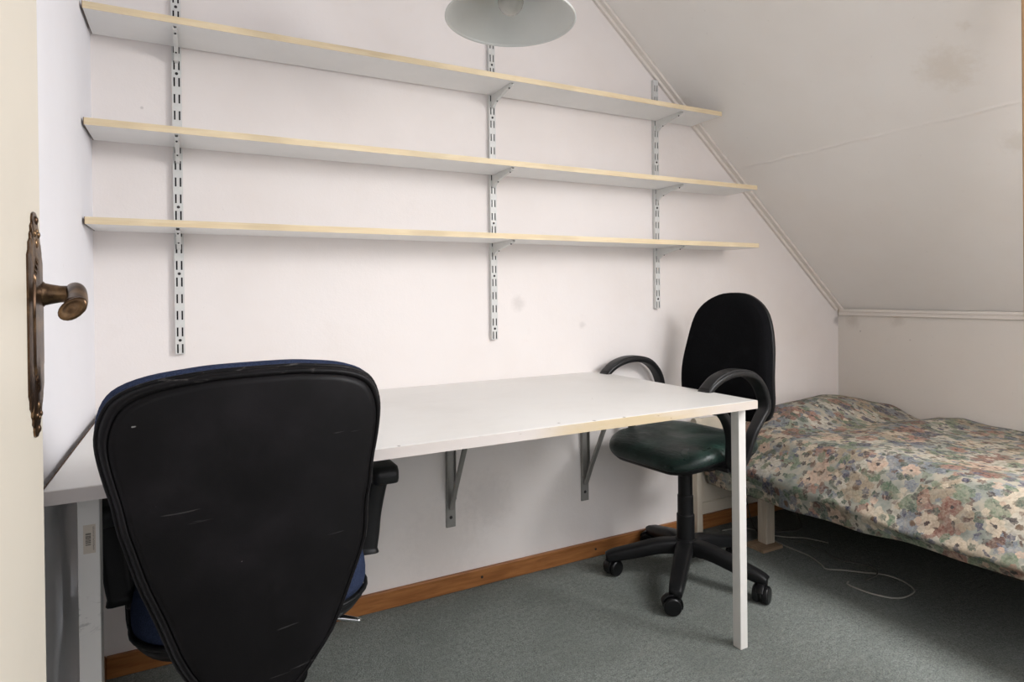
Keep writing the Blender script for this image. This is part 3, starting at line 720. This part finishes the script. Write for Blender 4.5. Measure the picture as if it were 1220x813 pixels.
# ------------------------------------------------------------------ bed
bed = thing('bed', 'single bed with cream headboard along the low wall', 'bed', (2.69, -.03, 0))
def bx(name, x0, x1, y0, y1, z0, z1, m, bev=.003):
    return obj(name, box(B(), x0-2.69, x1-2.69, y0+.03, y1+.03, z0, z1), m, bed, bevel=bev)
hp = bx('headboard_panel', 2.20, 3.185, -.046, -.026, .135, .50, M_['headboard'])
bx('headboard_rail', 2.20, 3.185, -.050, -.022, .085, .135, M_['headboard'])
for x0, x1 in ((2.170, 2.202), (3.170, 3.20)):
    bm = B(); pr = [(-.018, 0), (.018, 0), (.018, .488)] + [(.018*math.cos(a), .488+.018*math.sin(a)) for a in [PI*k/8 for k in range(1, 8)]] + [(-.018, .488)]
    prism(bm, [(x0-2.69, y-.006, z) for y, z in pr], (x1-x0, 0, 0)); obj('headboard_post', bm, M_['headboard'], bed, bevel=.002)
for x, yy in ((2.318, -.245), (2.318, -1.78), (3.1, -1.78)):
    lg_ = bx('leg', x, x+.050, yy-.045, yy, .014, .26, M_['leg_wood'])
    f_ = obj('foot_block', box(B(), x-.055-2.69, x+.06-2.69, yy-.075+.03, yy+.02+.03, 0, .0135), M_['foot_wood'], lg_, bevel=.002)
bx('side_rail', 2.235, 2.262, -1.95, -.05, .255, .33, M_['bed_under'])
bx('bed_base', 2.262, 3.18, -1.95, -.055, .262, .30, M_['bed_under'])

# bedspread: a draped sheet, profile across, rows along the bed
hemt = [(0, .222), (.3, .232), (.6, .245), (.95, .262), (1.2, .272), (1.95, .28)]
ridget = [(0, .315), (.3, .338), (.55, .330), (.7, .322), (.86, .306), (1.1, .312), (1.95, .31)]
edget = [(0, .40), (.2, .445), (.4, .470), (.65, .488), (.9, .482), (1.2, .466), (1.95, .465)]
wallt = [(0, .512), (.2, .505), (.36, .462), (.45, .484), (.53, .497), (.65, .484), (.8, .477), (1.3, .47), (1.95, .47)]
def prof(t):                                    # t = distance from the headboard
    hz_, rz_, ez_, wz_ = interp(t, hemt), interp(t, ridget), interp(t, edget), interp(t, wallt)
    w1 = .008*math.sin(t*9.0)+.006*math.sin(t*23+1)
    P = [(2.214+w1, hz_), (2.203+w1*.6, (hz_+rz_)/2), (2.190, rz_-.006), (2.214, rz_+.030), (2.265, ez_-.055), (2.31, ez_-.012), (2.38, ez_+.006)]
    mid = (ez_+wz_)/2+.004
    P += [(2.55, mid), (2.75, mid+.002), (2.98, wz_+.002), (3.14, wz_), (3.198, wz_-.004)]
    return spline([(x, 0, z) for x, z in P], 6)
rows = []; NY = 110
bm = B(); uvl = bm.loops.layers.uv.new('UVMap'); UVS = {}
for j in range(NY+1):
    t = 1.93*j/NY; pts = prof(t); row = []; arc = 0
    for i, p in enumerate(pts):
        if i: arc += (pts[i]-pts[i-1]).length
        x, z = p.x, p.z
        hump = .085*math.exp(-((x-2.72)/.30)**2*1.0-((t-.10)/.17)**2)
        hump += .014*math.exp(-((x-2.9)/.2)**2-((t-.48)/.07)**2)
        nz = mnoise.noise(Vector((x*5, t*7, 1.3)))*.007+mnoise.noise(Vector((x*14, t*10, 5.3)))*.003
        if i > 18: z += hump+nz
        else: x += nz*1.2
        if x > 3.2: x = 3.2
        v = bm.verts.new((x, -.062-t, z)); UVS[v] = (arc, t); row.append(v)
    rows.append(row)
for A_, C_ in zip(rows, rows[1:]):
    for k in range(len(A_)-1): bm.faces.new((A_[k], A_[k+1], C_[k+1], C_[k]))
# far end skirt at the headboard
for f in bm.faces:
    for l in f.loops: l[uvl].uv = UVS[l.vert]
sp = obj('bedspread', bm, M_['bedspread'], smooth=True)
md = sp.modifiers.new('solid', 'SOLIDIFY'); md.thickness = .005; md.offset = -1
tag(sp, 'faded floral bedspread draped over the bed', 'bedspread')
# ------------------------------------------------------------------ cables under the bed
def cable(name, pts, m, label, r=.0028, n=8):
    tag(obj(name, tube(B(), spline(pts, n), r, 8), m, smooth=True), label, 'cable', 'cables under the bed')
cz = .0035
cable('white_cable', [(2.415, -.18, cz), (2.40, -.31, cz), (2.40, -.42, cz), (2.37, -.50, cz), (2.352, -.534, .004), (2.40, -.57, cz), (2.448, -.62, cz), (2.49, -.67, .006), (2.502, -.726, cz), (2.47, -.785, cz), (2.40, -.80, cz), (2.35, -.785, cz), (2.315, -.73, cz), (2.305, -.655, cz), (2.33, -.635, cz)], M_['cable'], 'white cable lying in a loop on the carpet')
cable('grey_cable', [(2.43, -.12, cz), (2.47, -.26, cz), (2.50, -.38, cz), (2.47, -.50, cz), (2.52, -.60, cz), (2.46, -.66, .011), (2.39, -.66, cz)], M_['cable_dark'], 'grey cable running beside the white loop')
cable('grey_cable', [(2.45, -.06, .16), (2.44, -.10, .05), (2.42, -.16, .006), (2.50, -.20, cz), (2.62, -.22, cz), (2.70, -.14, .03), (2.74, -.08, .12)], M_['cable_dark'], 'grey cable bunched behind the bed leg')
cable('white_cable', [(2.30, -.07, cz), (2.41, -.10, cz), (2.45, -.24, .008), (2.54, -.30, cz), (2.58, -.38, cz)], M_['cable'], 'white cable end beside the bed leg', .0022)
